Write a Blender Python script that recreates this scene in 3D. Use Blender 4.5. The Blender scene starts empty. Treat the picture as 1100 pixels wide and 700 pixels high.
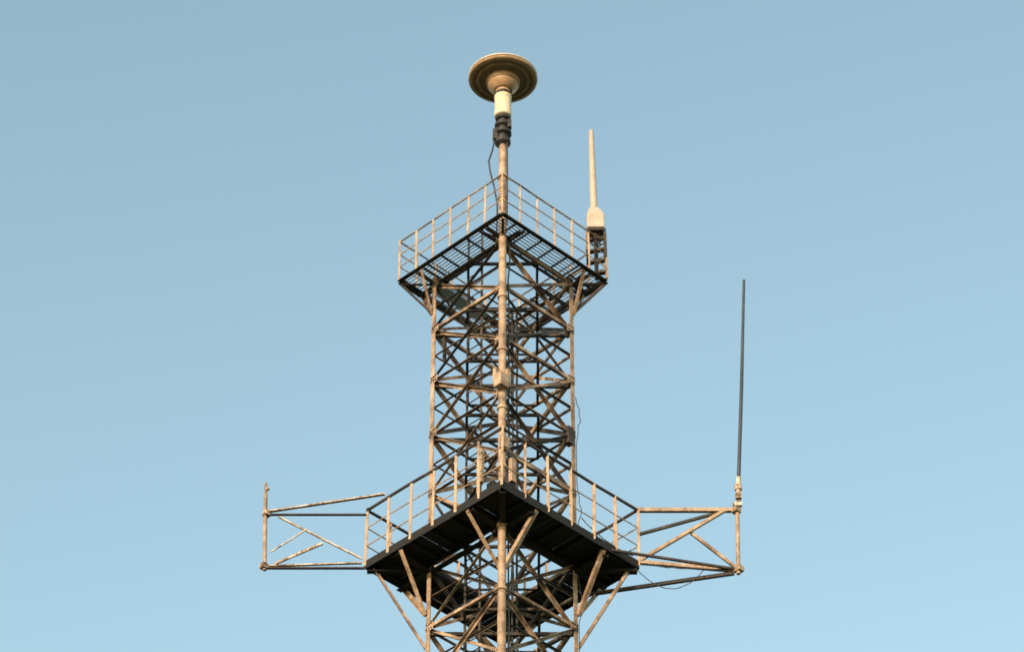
import bpy, math, random
from mathutils import Vector, Matrix
random.seed(7)
sc=bpy.context.scene
R2=math.sqrt(2)

# ---------------------------------------------------------------- materials
def mat_noise(name, cols, scale=6, rough=0.6, metal=0.0, bump=0.15, fine=40, pos=None, rust=0.0):
    m=bpy.data.materials.new(name); m.use_nodes=True
    nt=m.node_tree; N=nt.nodes; Lk=nt.links
    b=N['Principled BSDF']
    tc=N.new('ShaderNodeTexCoord')
    n1=N.new('ShaderNodeTexNoise'); n1.inputs['Scale'].default_value=scale; n1.inputs['Detail'].default_value=6; n1.inputs['Roughness'].default_value=0.65
    Lk.new(tc.outputs['Object'],n1.inputs['Vector'])
    r=N.new('ShaderNodeValToRGB'); e=r.color_ramp.elements
    k=len(cols)
    while len(e)<k: e.new(0.5)
    for i,c in enumerate(cols):
        e[i].position=(pos[i] if pos else 0.3+0.4*i/(k-1)); e[i].color=(*c,1)
    Lk.new(n1.outputs['Fac'],r.inputs['Fac'])
    col=r.outputs['Color']
    if rust>0:   # rust blooms
        n3=N.new('ShaderNodeTexNoise'); n3.inputs['Scale'].default_value=scale*2.7; n3.inputs['Detail'].default_value=8; n3.inputs['Roughness'].default_value=0.75
        mp=N.new('ShaderNodeMapping'); mp.inputs['Location'].default_value=(7.3,2.1,4.4); Lk.new(tc.outputs['Object'],mp.inputs['Vector']); Lk.new(mp.outputs['Vector'],n3.inputs['Vector'])
        r3=N.new('ShaderNodeMapRange'); r3.inputs['From Min'].default_value=0.52; r3.inputs['From Max'].default_value=0.64; r3.inputs['To Max'].default_value=rust
        Lk.new(n3.outputs['Fac'],r3.inputs['Value'])
        mm=N.new('ShaderNodeMix'); mm.data_type='RGBA'
        mm.inputs[7].default_value=(0.13,0.055,0.028,1)
        Lk.new(r3.outputs['Result'],mm.inputs[0]); Lk.new(col,mm.inputs[6]); col=mm.outputs[2]
    n2=N.new('ShaderNodeTexNoise'); n2.inputs['Scale'].default_value=fine; n2.inputs['Detail'].default_value=4
    Lk.new(tc.outputs['Object'],n2.inputs['Vector'])
    mr=N.new('ShaderNodeMapRange'); mr.inputs['From Min'].default_value=0.3; mr.inputs['From Max'].default_value=0.7
    mr.inputs['To Min'].default_value=0.7; mr.inputs['To Max'].default_value=1.2
    Lk.new(n2.outputs['Fac'],mr.inputs['Value'])
    mx=N.new('ShaderNodeVectorMath'); mx.operation='SCALE'
    Lk.new(col,mx.inputs[0]); Lk.new(mr.outputs['Result'],mx.inputs['Scale'])
    Lk.new(mx.outputs['Vector'],b.inputs['Base Color'])
    rr=N.new('ShaderNodeMapRange'); rr.inputs['To Min'].default_value=max(0.2,rough-0.15); rr.inputs['To Max'].default_value=min(1,rough+0.2)
    Lk.new(n1.outputs['Fac'],rr.inputs['Value']); Lk.new(rr.outputs['Result'],b.inputs['Roughness'])
    b.inputs['Metallic'].default_value=metal
    bp=N.new('ShaderNodeBump'); bp.inputs['Strength'].default_value=bump; bp.inputs['Distance'].default_value=0.01
    Lk.new(n2.outputs['Fac'],bp.inputs['Height']); Lk.new(bp.outputs['Normal'],b.inputs['Normal'])
    return m
M_leg=mat_noise('weathered_painted_steel',[(0.09,0.052,0.035),(0.32,0.225,0.155),(0.48,0.37,0.28)],3.0,rust=0.55)
M_brace=mat_noise('rusty_angle_steel',[(0.035,0.023,0.018),(0.19,0.125,0.082),(0.42,0.31,0.225)],2.2,pos=(0.36,0.50,0.64),rust=0.5)
M_dark=mat_noise('dark_steel_shade_in_colour',[(0.010,0.009,0.010),(0.028,0.022,0.020),(0.09,0.065,0.05)],3.0,rough=0.7)  # base colour darkened to deepen the shadows within the lattice
M_rail=mat_noise('railing_steel',[(0.12,0.075,0.05),(0.33,0.24,0.165),(0.46,0.36,0.26)],3.0,pos=(0.3,0.46,0.7),rust=0.5)
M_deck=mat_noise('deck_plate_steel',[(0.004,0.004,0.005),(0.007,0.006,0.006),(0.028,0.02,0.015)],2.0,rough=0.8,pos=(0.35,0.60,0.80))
M_grate=mat_noise('galvanised_grating',[(0.10,0.13,0.17),(0.20,0.25,0.31)],3.0,rough=0.5,metal=0.2)
M_panel=mat_noise('blue_grey_sheet_light_in_colour',[(0.34,0.42,0.52),(0.5,0.6,0.7)],2.0,rough=0.6)  # pale colour paints in the bluish light on the far grating
M_cream=mat_noise('cream_fibreglass',[(0.42,0.32,0.21),(0.62,0.52,0.38),(0.70,0.61,0.47)],5.0,rough=0.45,bump=0.05,pos=(0.25,0.45,0.7))
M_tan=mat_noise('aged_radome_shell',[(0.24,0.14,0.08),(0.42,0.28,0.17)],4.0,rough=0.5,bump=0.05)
M_ring=mat_noise('dark_radome_ring',[(0.13,0.08,0.048),(0.24,0.155,0.095)],4.0,rough=0.6,bump=0.05)  # ring grooves coloured darker than the shell
M_grey=mat_noise('faded_grey_fibreglass',[(0.36,0.30,0.25),(0.50,0.43,0.37)],4.0,rough=0.5,bump=0.05)
M_pale=mat_noise('peeling_white_paint',[(0.12,0.065,0.04),(0.40,0.31,0.24),(0.62,0.55,0.47)],5.0,pos=(0.42,0.50,0.60),rust=0.5)
M_black=mat_noise('black_rubber',[(0.012,0.012,0.014),(0.03,0.028,0.03)],8.0,rough=0.6)
M_whip=mat_noise('whip_grey_fibreglass',[(0.02,0.03,0.04),(0.04,0.05,0.07)],2.0,rough=0.4)
M_ground=mat_noise('grass_ground',[(0.035,0.05,0.018),(0.06,0.085,0.03),(0.11,0.10,0.055)],0.15,rough=0.95,fine=4,bump=0.5)
M_conc=mat_noise('concrete',[(0.25,0.24,0.22),(0.36,0.35,0.32)],2.0,rough=0.9)

# ---------------------------------------------------------------- geometry helper
class MB:
    def __init__(s): s.v=[]; s.f=[]
    def prism(s,a,b,sec,ref=None,roll=0.0):
        a=Vector(a); b=Vector(b); d=(b-a).normalized()
        ref=Vector(ref) if ref is not None else Vector((0,0,1))
        if abs(d.dot(ref.normalized()))>0.97: ref=Vector((1,0.3,0))
        u=ref.cross(d).normalized(); w=d.cross(u).normalized()
        if roll:
            c,sn=math.cos(roll),math.sin(roll); u,w=u*c+w*sn, w*c-u*sn
        n=len(sec); i0=len(s.v)
        for p in (a,b):
            for (x,y) in sec: s.v.append(p+u*x+w*y)
        for i in range(n):
            j=(i+1)%n; s.f.append((i0+i,i0+j,i0+n+j,i0+n+i))
        s.f.append(tuple(i0+i for i in reversed(range(n)))); s.f.append(tuple(i0+n+i for i in range(n)))
    def angle(s,a,b,w=0.08,t=0.012,ref=None,roll=0.0):
        h=w*0.4
        s.prism(a,b,[(-h,-h),(w-h,-h),(w-h,t-h),(t-h,t-h),(t-h,w-h),(-h,w-h)],ref,roll)
    def bar(s,a,b,w=0.05,h=0.05,ref=None):
        s.prism(a,b,[(-w/2,-h/2),(w/2,-h/2),(w/2,h/2),(-w/2,h/2)],ref)
    def tube(s,a,b,r=0.03,n=10,r2=None):
        if r2 is None: s.prism(a,b,[(r*math.cos(2*math.pi*i/n),r*math.sin(2*math.pi*i/n)) for i in range(n)])
        else:
            i0=len(s.v); s.prism(a,b,[(r*math.cos(2*math.pi*i/n),r*math.sin(2*math.pi*i/n)) for i in range(n)])
            bb=Vector(b)
            for k in range(i0+n,i0+2*n): s.v[k]=bb+(s.v[k]-bb)*(r2/r)
    def poly(s,pts,r=0.015,n=6):
        for p,q in zip(pts[:-1],pts[1:]): s.tube(p,q,r,n)
    def lathe(s,c,prof,n=48):
        c=Vector(c); i0=len(s.v)
        for (r,z) in prof:
            for i in range(n):
                t=2*math.pi*i/n; s.v.append(c+Vector((r*math.cos(t),r*math.sin(t),z)))
        for k in range(len(prof)-1):
            for i in range(n):
                j=(i+1)%n; s.f.append((i0+k*n+i,i0+k*n+j,i0+(k+1)*n+j,i0+(k+1)*n+i))
    def box(s,c,sx,sy,sz):
        c=Vector(c); s.prism(c-Vector((0,0,sz/2)),c+Vector((0,0,sz/2)),[(-sx/2,-sy/2),(sx/2,-sy/2),(sx/2,sy/2),(-sx/2,sy/2)],ref=(0,1,0))
    def obj(s,name,mat,parent=None,smooth=False,bevel=0):
        me=bpy.data.meshes.new(name); me.from_pydata([tuple(v) for v in s.v],[],s.f); me.update()
        import bmesh
        bm=bmesh.new(); bm.from_mesh(me); bmesh.ops.recalc_face_normals(bm,faces=bm.faces); bm.to_mesh(me); bm.free()
        me.materials.append(mat)
        if smooth:
            for p in me.polygons: p.use_smooth=True
            try: me.set_sharp_from_angle(angle=math.radians(35))
            except Exception: pass
        o=bpy.data.objects.new(name,me); sc.collection.objects.link(o)
        if bevel:
            md=o.modifiers.new('bevel','BEVEL'); md.width=bevel; md.segments=2
        if parent: o.parent=parent
        return o
def empty(name,loc=(0,0,0),rz=0):
    e=bpy.data.objects.new(name,None); sc.collection.objects.link(e); e.location=loc; e.rotation_euler=(0,0,rz); e.empty_display_size=0.5; return e
def jit(a=0.004): return Vector((random.uniform(-a,a),random.uniform(-a,a),random.uniform(-a,a)))

EYE=1.6
X0,Y0=-0.21,60.0
tower=empty('lattice_tower',(X0,Y0,0),math.radians(45))
def L(x,y,h):      # metres east / north of the tower axis, height above eye level -> tower frame
    c=1/R2; return Vector(((x+y)*c,(-x+y)*c,h+EYE))
def Z(h): return h+EYE

S=1.6/R2            # tower half side
# ---------------------------------------------------------------- legs
TOP=49.96
legs=MB()
cor=[(-1,-1),(1,-1),(1,1),(-1,1)]
def leg_s(h): # flares toward the ground below the visible part
    return S if h>30 else S+(30-h)*0.055
for (cx,cy) in cor:
    for (h0,h1) in ((-1.6,30),(30,TOP+0.0)):
        a=Vector((cx*leg_s(h0),cy*leg_s(h0),Z(h0))); b=Vector((cx*leg_s(h1),cy*leg_s(h1),Z(h1)))
        w=0.115; t=0.016
        sx,sy=-cx,-cy
        i0=len(legs.v)
        sec=[(0,0),(w,0),(w,t),(t,t),(t,w),(0,w)]
        for p in (a,b):
            for (x,y) in sec: legs.v.append(p+Vector((sx*x,sy*y,0)))
        for i in range(6):
            j=(i+1)%6; legs.f.append((i0+i,i0+j,i0+6+j,i0+6+i))
        legs.f.append(tuple(i0+i for i in range(6))); legs.f.append(tuple(i0+6+i for i in range(6)))
legs.obj('corner_legs',M_leg,tower)
gus=MB()
levels=[49.80,48.45,47.0,45.5,43.9,42.0,40.4,38.8,37.2,35.6,34.0,32.4,30.0,27,24,21,18,15,12,9,6,3,0.2]
bolts=MB()
for h in levels:
    s=leg_s(h)
    for (cx,cy) in cor:
        gus.box((cx*(s-0.11),cy*(s+0.006),Z(h)),0.22,0.012,0.20)
        gus.box((cx*(s+0.006),cy*(s-0.11),Z(h)),0.012,0.22,0.20)
        if h>38:
            for bx in (0.04,0.11,0.18):
                for bz in (-0.06,0.06):
                    bolts.bar((cx*(s-bx),cy*(s+0.010),Z(h)+bz),(cx*(s-bx),cy*(s+0.034),Z(h)+bz),0.026,0.026)
                    bolts.bar((cx*(s+0.010),cy*(s-bx),Z(h)+bz),(cx*(s+0.034),cy*(s-bx),Z(h)+bz),0.026,0.026)
gus.obj('gusset_plates',M_leg,tower); bolts.obj('bolts',M_dark,tower)
# ---------------------------------------------------------------- bracing
br=MB(); br2=MB(); hz=MB(); dia=MB()
faces=[((-1,-1),(1,-1)),((1,-1),(1,1)),((1,1),(-1,1)),((-1,1),(-1,-1))]
for k in range(len(levels)-1):
    h1,h0=levels[k],levels[k+1]
    s1,s0=leg_s(h1)-0.02,leg_s(h0)-0.02
    for fi,(p,q) in enumerate(faces):
        nrm=Vector(((p[0]+q[0])/2,(p[1]+q[1])/2,0))
        A0=Vector((p[0]*s0,p[1]*s0,Z(h0))); B0=Vector((q[0]*s0,q[1]*s0,Z(h0)))
        A1=Vector((p[0]*s1,p[1]*s1,Z(h1))); B1=Vector((q[0]*s1,q[1]*s1,Z(h1)))
        hz.angle(A1+jit(),B1+jit(),0.075,0.012,ref=(0,0,1),roll=random.choice([0,math.pi/2]))
        w=random.choice([0.065,0.075,0.085])
        tgt=br if random.random()<0.65 else br2
        tgt.angle(A0+nrm*0.012+jit(),B1+nrm*0.012+jit(),w,0.012,ref=nrm,roll=random.choice([0,math.pi/2]))
        tgt=br if random.random()<0.65 else br2
        tgt.angle(B0-nrm*0.075+jit(),A1-nrm*0.075+jit(),w,0.012,ref=nrm,roll=random.choice([0,math.pi/2]))
        if h0>30:
            mid1=(A1+B1)/2; midL=(A0+A1)/2; midR=(B0+B1)/2; c=(A0+B0+A1+B1)/4
            (br if k%2 else br2).angle(midL-nrm*0.03+jit(),(A1*0.27+B0*0.25+A0*0.25+B1*0.23)-nrm*0.03,0.05,0.01,ref=nrm)
            br2.angle(midR-nrm*0.03+jit(),c-nrm*0.03,0.05,0.01,ref=nrm)
    if h1>28:
        m=[Vector((0,-s1,Z(h1)-0.05)),Vector((s1,0,Z(h1)-0.05)),Vector((0,s1,Z(h1)-0.05)),Vector((-s1,0,Z(h1)-0.05))]
        for i in range(4): dia.angle(m[i]+jit(),m[(i+1)%4]+jit(),0.06,0.01)
        if k in (1,2,3,6,8,10):
            dia.angle(Vector((-s1,s1,Z(h1)-0.14)),Vector((s1,-s1,Z(h1)-0.14)),0.075,0.012)
br.obj('face_braces',M_brace,tower); br2.obj('secondary_braces',M_dark,tower); hz.obj('horizontal_struts',M_brace,tower); dia.obj('plan_bracing',M_dark,tower)

# ---------------------------------------------------------------- internal ladder and cables
lad=MB()
lx=S-0.35
for dy in (-0.22,0.22): lad.bar((-lx,dy+0.1,Z(0)-1.0),(-lx,dy+0.1,Z(TOP+1.0)),0.05,0.02)
z=0.9
while z<Z(TOP+0.9):
    lad.tube((-lx,-0.12,z),(-lx,0.32,z),0.014,6); z+=0.3
lad.obj('ladder',M_dark,tower)
cab=MB()
for i,(x,y,r) in enumerate([(0.62,0.3,0.022),(0.66,0.36,0.022),(0.7,0.25,0.03),(0.60,0.42,0.018)]):
    pts=[]; z=0.2
    while z<Z(TOP):
        pts.append(Vector((x+random.uniform(-.015,.015),y+random.uniform(-.015,.015),z))); z+=0.75
    cab.poly(pts,r)
pts=[]; h=46.5; i=0
while h>30:
    pts.append(L(1.6+0.02+0.09*max(0,math.sin(i*0.42))*random.uniform(0.4,1.3),-0.05+random.uniform(-.03,.03),h)); h-=0.16; i+=1
cab.poly(pts,0.010)
pts=[]; h=49.6
while h>30:
    pts.append(L(0.14+random.uniform(-.02,.02),-1.58+random.uniform(-.02,.02),h)); h-=0.5
cab.poly(pts,0.02)
cab.obj('feeder_cables',M_black,tower)
cl=MB()
for h in levels[1:13]:
    cl.bar((0.5,0.22,Z(h)),(0.8,0.46,Z(h)),0.06,0.05)
cl.obj('cable_clamps',M_dark,tower)

# ---------------------------------------------------------------- platforms
ROT=[Matrix.Rotation(k*math.pi/2,3,'Z') for k in range(4)]
US=2.36/R2; UW=0.76; UH=TOP
gr=MB(); bear=MB(); edge=MB()
for rot in ROT:
    x0,x1=-US+0.03,US-UW
    n=8
    for i in range(n):
        y=-US+0.08+(UW-0.15)*i/(n-1)
        gr.bar(rot@Vector((x0,y,Z(UH))),rot@Vector((x1-0.01,y,Z(UH))),0.022,0.014)
    m=6
    for i in range(m+1):
        x=x0+0.04+(x1-x0-0.10)*i/m+random.uniform(-.02,.02)*(0<i<m)
        bear.bar(rot@Vector((x,-US+0.05,Z(UH)-0.04)),rot@Vector((x,-US+UW,Z(UH)-0.04)),0.034,0.04)
    edge.angle(rot@Vector((-US,-US,Z(UH)-0.05)),rot@Vector((US-0.02,-US,Z(UH)-0.05)),0.11,0.012,ref=(0,0,1),roll=math.pi/2)
    edge.angle(rot@Vector((-US+0.06,-US+UW,Z(UH)-0.08)),rot@Vector((US-0.06,-US+UW,Z(UH)-0.08)),0.055,0.012)
gr.obj('upper_platform_grating',M_grate,tower); bear.obj('upper_platform_bearers',M_dark,tower); edge.obj('upper_platform_edge_frame',M_dark,tower)
pn=MB()
for (xa,xb) in ((-1.15,-0.62),(-0.58,-0.05),(0.0,0.5)):
    pn.bar((xa,US-0.55,Z(UH-0.21)+random.uniform(-.02,.02)),(xb,US-0.55,Z(UH-0.21)),0.34,0.012)
    pn.bar((xa,US-0.725,Z(UH-0.18)),(xb,US-0.725,Z(UH-0.18)),0.008,0.08)
pn.obj('cable_tray',M_panel,tower)
kb=MB(); kd=MB()
def onring(P,k,t):
    a=Vector((cor[k][0]*P,cor[k][1]*P,0)); b=Vector((cor[(k+1)%4][0]*P,cor[(k+1)%4][1]*P,0)); return a.lerp(b,t)
for k in range(4):
    c=Vector((cor[k][0]*S,cor[k][1]*S,Z(UH-1.05)))
    for (side,t) in ((k,0.2),((k-1)%4,0.8)):
        p=onring(US-0.04,side,t); p.z=Z(UH-0.13)
        if k!=0: kb.angle(c+jit(),p+jit(),0.065,0.012)
        kd.angle(Vector((cor[k][0]*S,cor[k][1]*S,Z(UH-0.17)))+jit(),p+Vector((0,0,-0.03)),0.045,0.012)
    q=Vector((cor[k][0]*(US-.03),cor[k][1]*(US-.03),Z(UH-0.16)))
    kd.angle(Vector((cor[k][0]*S,cor[k][1]*S,Z(UH-0.16))),q,0.06,0.012)
    if k in (1,3):
        kd.angle(Vector((cor[k][0]*S,cor[k][1]*S,Z(UH-1.0))),q,0.06,0.012)
for s in (-S+0.03,S-0.03):
    kd.angle(Vector((s,-US+0.04,Z(UH-0.2))),Vector((s,US-0.04,Z(UH-0.2))),0.065,0.014)
    kd.angle(Vector((-US+0.04,s,Z(UH-0.12))),Vector((US-0.04,s,Z(UH-0.12))),0.065,0.014)
kb.obj('upper_platform_brackets',M_brace,tower); kd.obj('upper_platform_beams',M_dark,tower)

def railing(P,h,ht,n,mids,name,r_top,postw,topmat):
    po=MB(); tp=MB()
    for k in range(4):
        for i in range(n):
            p=onring(P,k,i/n)+jit(0.006)
            po.angle((p.x,p.y,Z(h-0.05)),(p.x+random.uniform(-.018,.018),p.y+random.uniform(-.018,.018),Z(h+ht+(0.06 if i==0 else 0))),postw*random.uniform(0.8,1.1),0.01)
        for j,mh in enumerate(mids+[ht]):
            top=(j==len(mids))
            prev=None
            for i in range(n+1):
                p=onring(P,k,i/n); sag=random.uniform(-0.012,0.012); q=Vector((p.x,p.y,Z(h+mh+sag)))
                if prev is not None: (tp if top else po).tube(prev,q,r_top if top else 0.014,8)
                prev=q
    po.obj(name+'_posts',M_rail,tower); tp.obj(name+'_top_rail',topmat,tower,smooth=True)
railing(US,UH,1.10,6,[0.36,0.73],'upper_railing',0.020,0.048,M_brace)

LS=2.92/R2; LW=0.90; LH=42.05
dk=MB(); st=MB(); le=MB()
for rot in ROT:
    x0,x1=-LS,LS-LW
    npan=4
    for i in range(npan):
        a=x0+(x1-x0)*i/npan+0.006; b=x0+(x1-x0)*(i+1)/npan-0.006
        dk.bar(rot@Vector((a,-LS+LW/2,Z(LH)+random.uniform(-.006,.006))),rot@Vector((b,-LS+LW/2,Z(LH))),LW-0.012,0.012)
    for i in range(6):
        x=x0+0.12+(x1-x0-0.2)*i/5
        st.angle(rot@Vector((x,-LS+0.02,Z(LH)-0.06)),rot@Vector((x,-LS+LW-0.02,Z(LH)-0.06)),0.08,0.012)
    le.bar(rot@Vector((-LS,-LS-0.004,Z(LH)-0.02)),rot@Vector((LS-0.012,-LS-0.004,Z(LH)-0.02)),0.014,0.20)
    le.bar(rot@Vector((-LS+LW,-LS+LW,Z(LH)-0.06)),rot@Vector((LS-LW,-LS+LW,Z(LH)-0.06)),0.014,0.11)
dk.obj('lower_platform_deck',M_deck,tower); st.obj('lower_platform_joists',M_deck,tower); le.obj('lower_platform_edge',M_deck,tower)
railing(LS,LH,1.42,6,[0.48,0.95],'lower_railing',0.034,0.070,M_dark)
kb=MB(); kr=MB()
for k in range(4):
    c=Vector((cor[k][0]*(S+.01),cor[k][1]*(S+.01),Z(40.75)))
    for (side,t) in ((k,0.25),((k-1)%4,0.75)):
        p=onring(LS-0.05,side,t); p.z=Z(LH-0.12)
        kb.angle(c+jit(),p+jit(),0.095,0.014)
    q=Vector((cor[k][0]*(LS-.14),cor[k][1]*(LS-.14),Z(LH-0.12)))
    if k in (1,3): kr.angle(Vector((cor[k][0]*S,cor[k][1]*S,Z(39.9))),q,0.07,0.014)
kb.obj('lower_platform_struts',M_leg,tower); kr.obj('lower_platform_raking_struts',M_brace,tower)
cb=MB()
for s in (-S+0.03,S-0.03):
    cb.angle(Vector((s,-LS+0.04,Z(LH-0.2))),Vector((s,LS-0.04,Z(LH-0.2))),0.14,0.014)
    cb.angle(Vector((-LS+0.04,s,Z(LH-0.14))),Vector((LS-0.04,s,Z(LH-0.14))),0.14,0.014)
for k in range(4):
    cb.angle(Vector((cor[k][0]*S,cor[k][1]*S,Z(LH-0.16))),Vector((cor[k][0]*(LS-.03),cor[k][1]*(LS-.03),Z(LH-0.16))),0.13,0.014)
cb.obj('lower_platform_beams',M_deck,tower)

# ---------------------------------------------------------------- outriggers
o=MB(); op=MB(); od=MB()
o.angle(L(2.9,0,43.47),L(5.06,0.0,43.47),0.085,0.012,ref=(0,0,1))
o.angle(L(2.95,0,42.10),L(5.03,0.05,41.92),0.08,0.012,ref=(0,0,1))
o.angle(L(2.95,-0.03,42.14),L(4.80,-0.03,43.44),0.07,0.012)
o.angle(L(4.05,0.03,42.9),L(5.02,0.03,41.95),0.065,0.012)
od.angle(L(2.95,0.02,42.85),L(4.6,0.05,43.42),0.06,0.012)
od.angle(L(1.75,0.5,41.6),L(4.95,0.06,41.86),0.07,0.012)
od.angle(L(2.3,-0.6,42.0),L(4.95,0.0,41.93),0.05,0.012)
o.tube(L(5.03,0,41.80),L(5.08,0,43.62),0.045,12)
op.angle(L(-2.53,-0.40,43.62),L(-5.05,-0.02,43.43),0.075,0.012)
od.angle(L(-2.93,0,43.36),L(-5.08,0.0,43.36),0.06,0.012)
od.angle(L(-2.93,0,41.96),L(-5.06,0.0,41.96),0.07,0.012)
op.angle(L(-3.0,0.04,42.12),L(-5.04,0.04,42.04),0.06,0.012)
op.angle(L(-3.0,0.0,42.2),L(-4.82,0.0,43.30),0.05,0.012)
op.angle(L(-4.86,0.03,42.08),L(-3.85,0.03,42.62),0.05,0.012)
op.angle(L(-4.2,-0.03,42.95),L(-4.95,-0.03,42.35),0.035,0.01)
o.tube(L(-5.06,0,41.9),L(-5.13,0,43.9),0.042,12)
o.tube(L(-5.13,0,43.9),L(-5.14,0,44.2),0.030,12)
o.tube(L(-5.08,-0.02,44.0),L(-5.13,-0.02,44.08),0.04,8)
for hh in (42.0,43.38):
    op.box(L(-5.08,0,hh),0.14,0.14,0.12)
for hh in (41.93,43.47):
    o.box(L(5.05,0,hh),0.16,0.16,0.12)
o.obj('outrigger_tan_steel',M_leg,tower); op.obj('outrigger_peeling_steel',M_pale,tower); od.obj('outrigger_dark_steel',M_dark,tower)
w=MB()
def sag(a,b,d,n=14): return [a.lerp(b,i/n)+Vector((0,0,-d*4*(i/n)*(1-i/n)))+jit(0.008) for i in range(n+1)]
w.poly(sag(L(2.85,0,41.95),L(4.3,0,41.9),0.5),0.010,5)
w.poly(sag(L(3.1,0,42.05),L(5.03,0,41.95),0.07),0.012,5)
w.poly(sag(L(1.7,-0.1,43.2),L(2.8,-0.1,42.2),0.12),0.012,5)
w.obj('hanging_wires',M_black,tower)

# ---------------------------------------------------------------- equipment on tower
eq=MB()
eq.box(L(-0.02,-1.86,45.55),0.26,0.22,0.34)
eq.box(L(-0.14,-1.80,45.75),0.10,0.10,0.40)
eq.box(L(0.12,-1.78,45.7),0.09,0.09,0.46)
eq.box(L(-0.42,-2.1,43.1),0.09,0.05,0.85)
eq.box(L(-0.5,-2.0,42.9),0.06,0.05,0.95)
eq.box(L(0.22,-2.2,42.9),0.14,0.10,0.6)
eq.box(L(0.05,-1.85,43.9),0.2,0.14,0.3)
eq.obj('junction_boxes',M_leg,tower,bevel=0.008)
eq=MB()
eq.box(L(-1.3,0.0,48.0),0.08,0.06,0.9)
eq.box(L(1.45,-0.1,45.4),0.18,0.16,0.45)
eq.box(L(0.15,-1.82,42.75),0.22,0.2,0.5)
eq.box(L(-0.2,-1.82,42.65),0.16,0.2,0.4)
eq.obj('dark_equipment_boxes',M_dark,tower,bevel=0.008)

# ---------------------------------------------------------------- disc antenna on mast
NY=Y0-1.70
disc=empty('disc_antenna',(X0+0.0,NY,Z(54.54)))
b=MB()
b.lathe((0,0,0),[(0.0,0.30),(0.25,0.29),(0.5,0.245),(0.66,0.21),(0.76,0.16),(0.80,0.12),(0.795,0.10),(0.775,0.095)],64)
b.obj('upper_dome',M_cream,disc,smooth=True)
b=MB()
b.lathe((0,0,0),[(0.775,0.094),(0.76,0.085),(0.76,0.066)],64)
b.lathe((0,0,0),[(0.71,-0.012),(0.705,0.015),(0.62,0.008),(0.61,-0.010)],64)
b.lathe((0,0,0),[(0.56,-0.014),(0.55,0.015),(0.40,-0.02),(0.385,-0.07)],64)
b.obj('underside_rings',M_ring,disc,smooth=True)
b=MB()
b.lathe((0,0,0),[(0.76,0.067),(0.80,0.058),(0.805,0.022),(0.785,0.0),(0.71,-0.012)],64)
b.lathe((0,0,0),[(0.61,-0.010),(0.60,-0.022),(0.57,-0.022),(0.56,-0.014)],64)
b.obj('rim_shell',M_tan,disc,smooth=True)
b=MB()
b.lathe((0,0,0),[(0.385,-0.07),(0.38,-0.13),(0.35,-0.15),(0.34,-0.20),(0.27,-0.28),(0.215,-0.33),(0.17,-0.335),(0.165,-0.40)],48)
b.obj('lower_bowl',M_tan,disc,smooth=True)
b=MB()
b.lathe((0,0,0),[(0.0,-0.50),(0.18,-0.50),(0.198,-0.52),(0.20,-0.60),(0.192,-0.61),(0.192,-0.96),(0.20,-0.97),(0.20,-1.14),(0.175,-1.16),(0.0,-1.16)],40)
b.obj('cream_canister',M_cream,disc,smooth=True)
b=MB()
b.lathe((0,0,0),[(0.13,-0.39),(0.17,-0.41),(0.17,-0.45),(0.12,-0.46),(0.12,-0.51)],32)
b.lathe((0,0,0),[(0.10,-1.15),(0.17,-1.18),(0.17,-1.24),(0.11,-1.27),(0.11,-1.36),(0.19,-1.39),(0.19,-1.46),(0.12,-1.50),(0.12,-1.60),(0.20,-1.63),(0.20,-1.70),(0.12,-1.74),(0.12,-1.84),(0.18,-1.88),(0.18,-1.98),(0.09,-2.04)],32)
b.box((-0.17,-0.05,-1.75),0.12,0.12,0.30); b.box((0.15,-0.08,-1.45),0.10,0.12,0.22)
b.obj('mounting_clamps',M_black,disc,smooth=True)
b=MB()
b.tube((0,0,-2.02),(0,0,-3.6),0.088,20); b.tube((0,0,-1.1),(0,0,-2.1),0.07,16)
b.tube((0,0,-3.6),(0,0,-14.9),0.085,20)
b.tube((0,0,-14.9),(0,0,-24),0.09,20)
for zz in (-3.0,-3.62,-6.5,-8.0,-9.6,-11.2,-12.7,-14.3): b.lathe((0,0,zz),[(0.08,-0.05),(0.115,-0.04),(0.115,0.04),(0.08,0.05)],20)
b.obj('mast_pipe',M_leg,disc,smooth=True)
b=MB(); b.tube((0,0,0.29),(0,0,0.62),0.012,8,0.005); b.obj('lightning_spike',M_cream,disc)
b=MB()
pts=[Vector((-0.14,-0.04,-1.5)),Vector((-0.22,-0.06,-1.75)),Vector((-0.20,-0.05,-2.0)),Vector((-0.25,-0.08,-2.3)),Vector((-0.32,-0.1,-2.6)),Vector((-0.28,-0.1,-2.95)),Vector((-0.2,-0.06,-3.3)),Vector((-0.12,0,-3.8)),Vector((-0.13,0,-4.6))]
b.poly(pts,0.02,8)
b.poly([Vector((0.1,-0.09,-2)),Vector((0.11,-0.08,-3)),Vector((0.10,-0.09,-4.5))],0.016,8)
b.obj('coax_cable',M_black,disc)

# ---------------------------------------------------------------- rod antenna (right corner)
rod=empty('rod_antenna',(1.93,60.0,Z(51.4)))
b=MB()
sec=[(-0.19,-0.15),(0.19,-0.15),(0.19,0.15),(-0.19,0.15)]
for (f,z,ox) in ((1.0,0.0,0.0),(1.06,0.04,0),(1.06,0.40,0),(0.55,0.66,-0.03),(0.5,0.68,-0.03)):
    for (x,y) in sec: b.v.append(Vector((x*f+ox,y*f,z)))
for k in range(4):
    for i in range(4):
        j=(i+1)%4; b.f.append((k*4+i,k*4+j,k*4+4+j,k*4+4+i))
b.f.append((3,2,1,0)); b.f.append((16,17,18,19))
b.obj('base_housing',M_grey,rod,bevel=0.03)
b=MB(); b.tube((-0.03,0,0.66),(-0.06,0,3.08),0.088,20,0.058); b.lathe((-0.06,0,3.08),[(0.058,0),(0.045,0.03),(0.0,0.04)],20)
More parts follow.
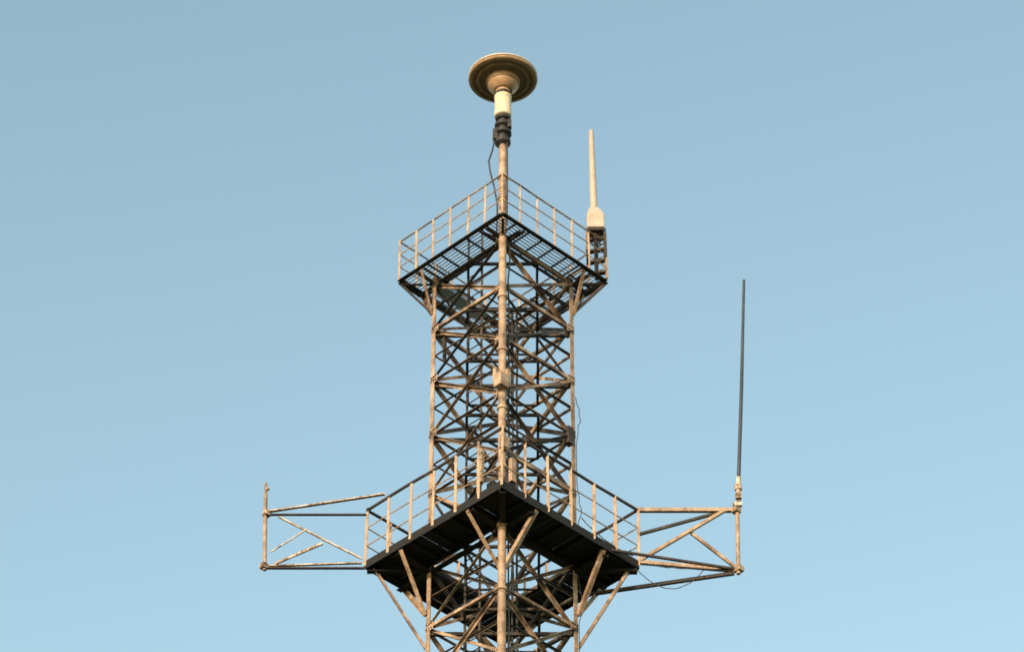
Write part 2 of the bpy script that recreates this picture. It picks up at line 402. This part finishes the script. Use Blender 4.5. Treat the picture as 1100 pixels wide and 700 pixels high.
b.obj('tapered_radome',M_grey,rod,smooth=True)
b=MB()
b.box((0.0,0,-0.06),0.46,0.30,0.05); b.box((-0.2,0,-0.5),0.05,0.26,0.86); b.box((0.2,0,-0.45),0.05,0.24,0.76)
b.tube((0,0,-0.03),(0.0,0,-1.45),0.05,12)
for zz in (-0.28,-0.62,-0.95,-1.3): b.bar((-0.2,0.02,zz),(0.22,-0.02,zz+0.05),0.12,0.06)
for i in range(36):
    t0=i/36*6*math.pi; t1=(i+1)/36*6*math.pi
    b.tube((0.1*math.cos(t0),0.1*math.sin(t0)-0.12,-0.2-0.009*i),(0.1*math.cos(t1),0.1*math.sin(t1)-0.12,-0.2-0.009*(i+1)),0.016,6)
b.obj('mounting_bracket',M_dark,rod,bevel=0.004)
b=MB(); b.bar((0.21,-0.04,-0.1),(0.23,-0.04,-1.45),0.06,0.05); b.bar((-0.22,-0.14,-0.12),(-0.22,-0.14,-0.7),0.06,0.03)
b.obj('bracket_post',M_leg,rod)

# ---------------------------------------------------------------- whip antenna
wh=empty('whip_antenna',(4.90,60.0,Z(43.55)))
b=MB(); b.tube((0.03,0,0.75),(0.20,0,3.3),0.042,14,0.040); b.tube((0.20,0,3.3),(0.385,0,6.38),0.040,14,0.030); b.obj('whip_rod',M_whip,wh,smooth=True)
b=MB(); b.tube((0.0,0,0.02),(0.01,0,0.46),0.05,12); b.lathe((0.01,0,0.45),[(0.05,0),(0.085,0.02),(0.085,0.12),(0.05,0.14)],16); b.tube((0.01,0,0.58),(0.03,0,0.80),0.055,12)
b.box((0.0,-0.07,0.25),0.13,0.08,0.14); b.box((-0.03,-0.05,0.04),0.2,0.08,0.08)
b.obj('base_fitting',M_pale,wh,smooth=True)

# ---------------------------------------------------------------- ground
g=MB(); G=4000
g.v=[Vector((-G,-G,0)),Vector((G,-G,0)),Vector((G,G,0)),Vector((-G,G,0))]; g.f=[(0,1,2,3)]
g.obj('ground',M_ground)
f=MB()
for (cx,cy) in cor: f.box((cx*leg_s(-1.6),cy*leg_s(-1.6),0.2),1.0,1.0,0.4)
f.obj('concrete_footings',M_conc,tower,bevel=0.03)

# ---------------------------------------------------------------- light
SUN_EL=16; SUN_AZ=206
el=math.radians(SUN_EL); az=math.radians(SUN_AZ)
d=Vector((math.sin(az)*math.cos(el),math.cos(az)*math.cos(el),math.sin(el)))
sl=bpy.data.lights.new('sun','SUN'); sl.energy=5.0; sl.angle=math.radians(0.5); sl.color=(1.0,0.72,0.48)
so=bpy.data.objects.new('sun',sl); sc.collection.objects.link(so); so.rotation_euler=d.to_track_quat('Z','Y').to_euler(); so.location=(0,0,80)
wd=bpy.data.worlds.new('World'); sc.world=wd; wd.use_nodes=True
nt=wd.node_tree; bg=nt.nodes['Background']
sky=nt.nodes.new('ShaderNodeTexSky'); sky.sky_type='NISHITA'; sky.sun_disc=False
sky.sun_elevation=el; sky.sun_rotation=az; sky.air_density=1.0; sky.dust_density=0.5; sky.ozone_density=1.0
vm=nt.nodes.new('ShaderNodeVectorMath'); vm.operation='MULTIPLY'; vm.inputs[1].default_value=(2.62,2.47,1.88)
nt.links.new(sky.outputs['Color'],vm.inputs[0]); nt.links.new(vm.outputs['Vector'],bg.inputs['Color']); bg.inputs['Strength'].default_value=0.15

# ---------------------------------------------------------------- camera
cd=bpy.data.cameras.new('camera'); cd.sensor_width=36; cd.lens=36*3680/1100; cd.clip_end=12000
cd.dof.use_dof=True; cd.dof.focus_distance=60; cd.dof.aperture_fstop=1.5
co=bpy.data.objects.new('camera',cd); sc.collection.objects.link(co); co.location=(0,0,EYE); co.rotation_euler=(math.radians(90+39),0,0)
sc.camera=co
sc.view_settings.view_transform='Standard'; sc.view_settings.look='None'; sc.view_settings.exposure=0; sc.view_settings.gamma=1
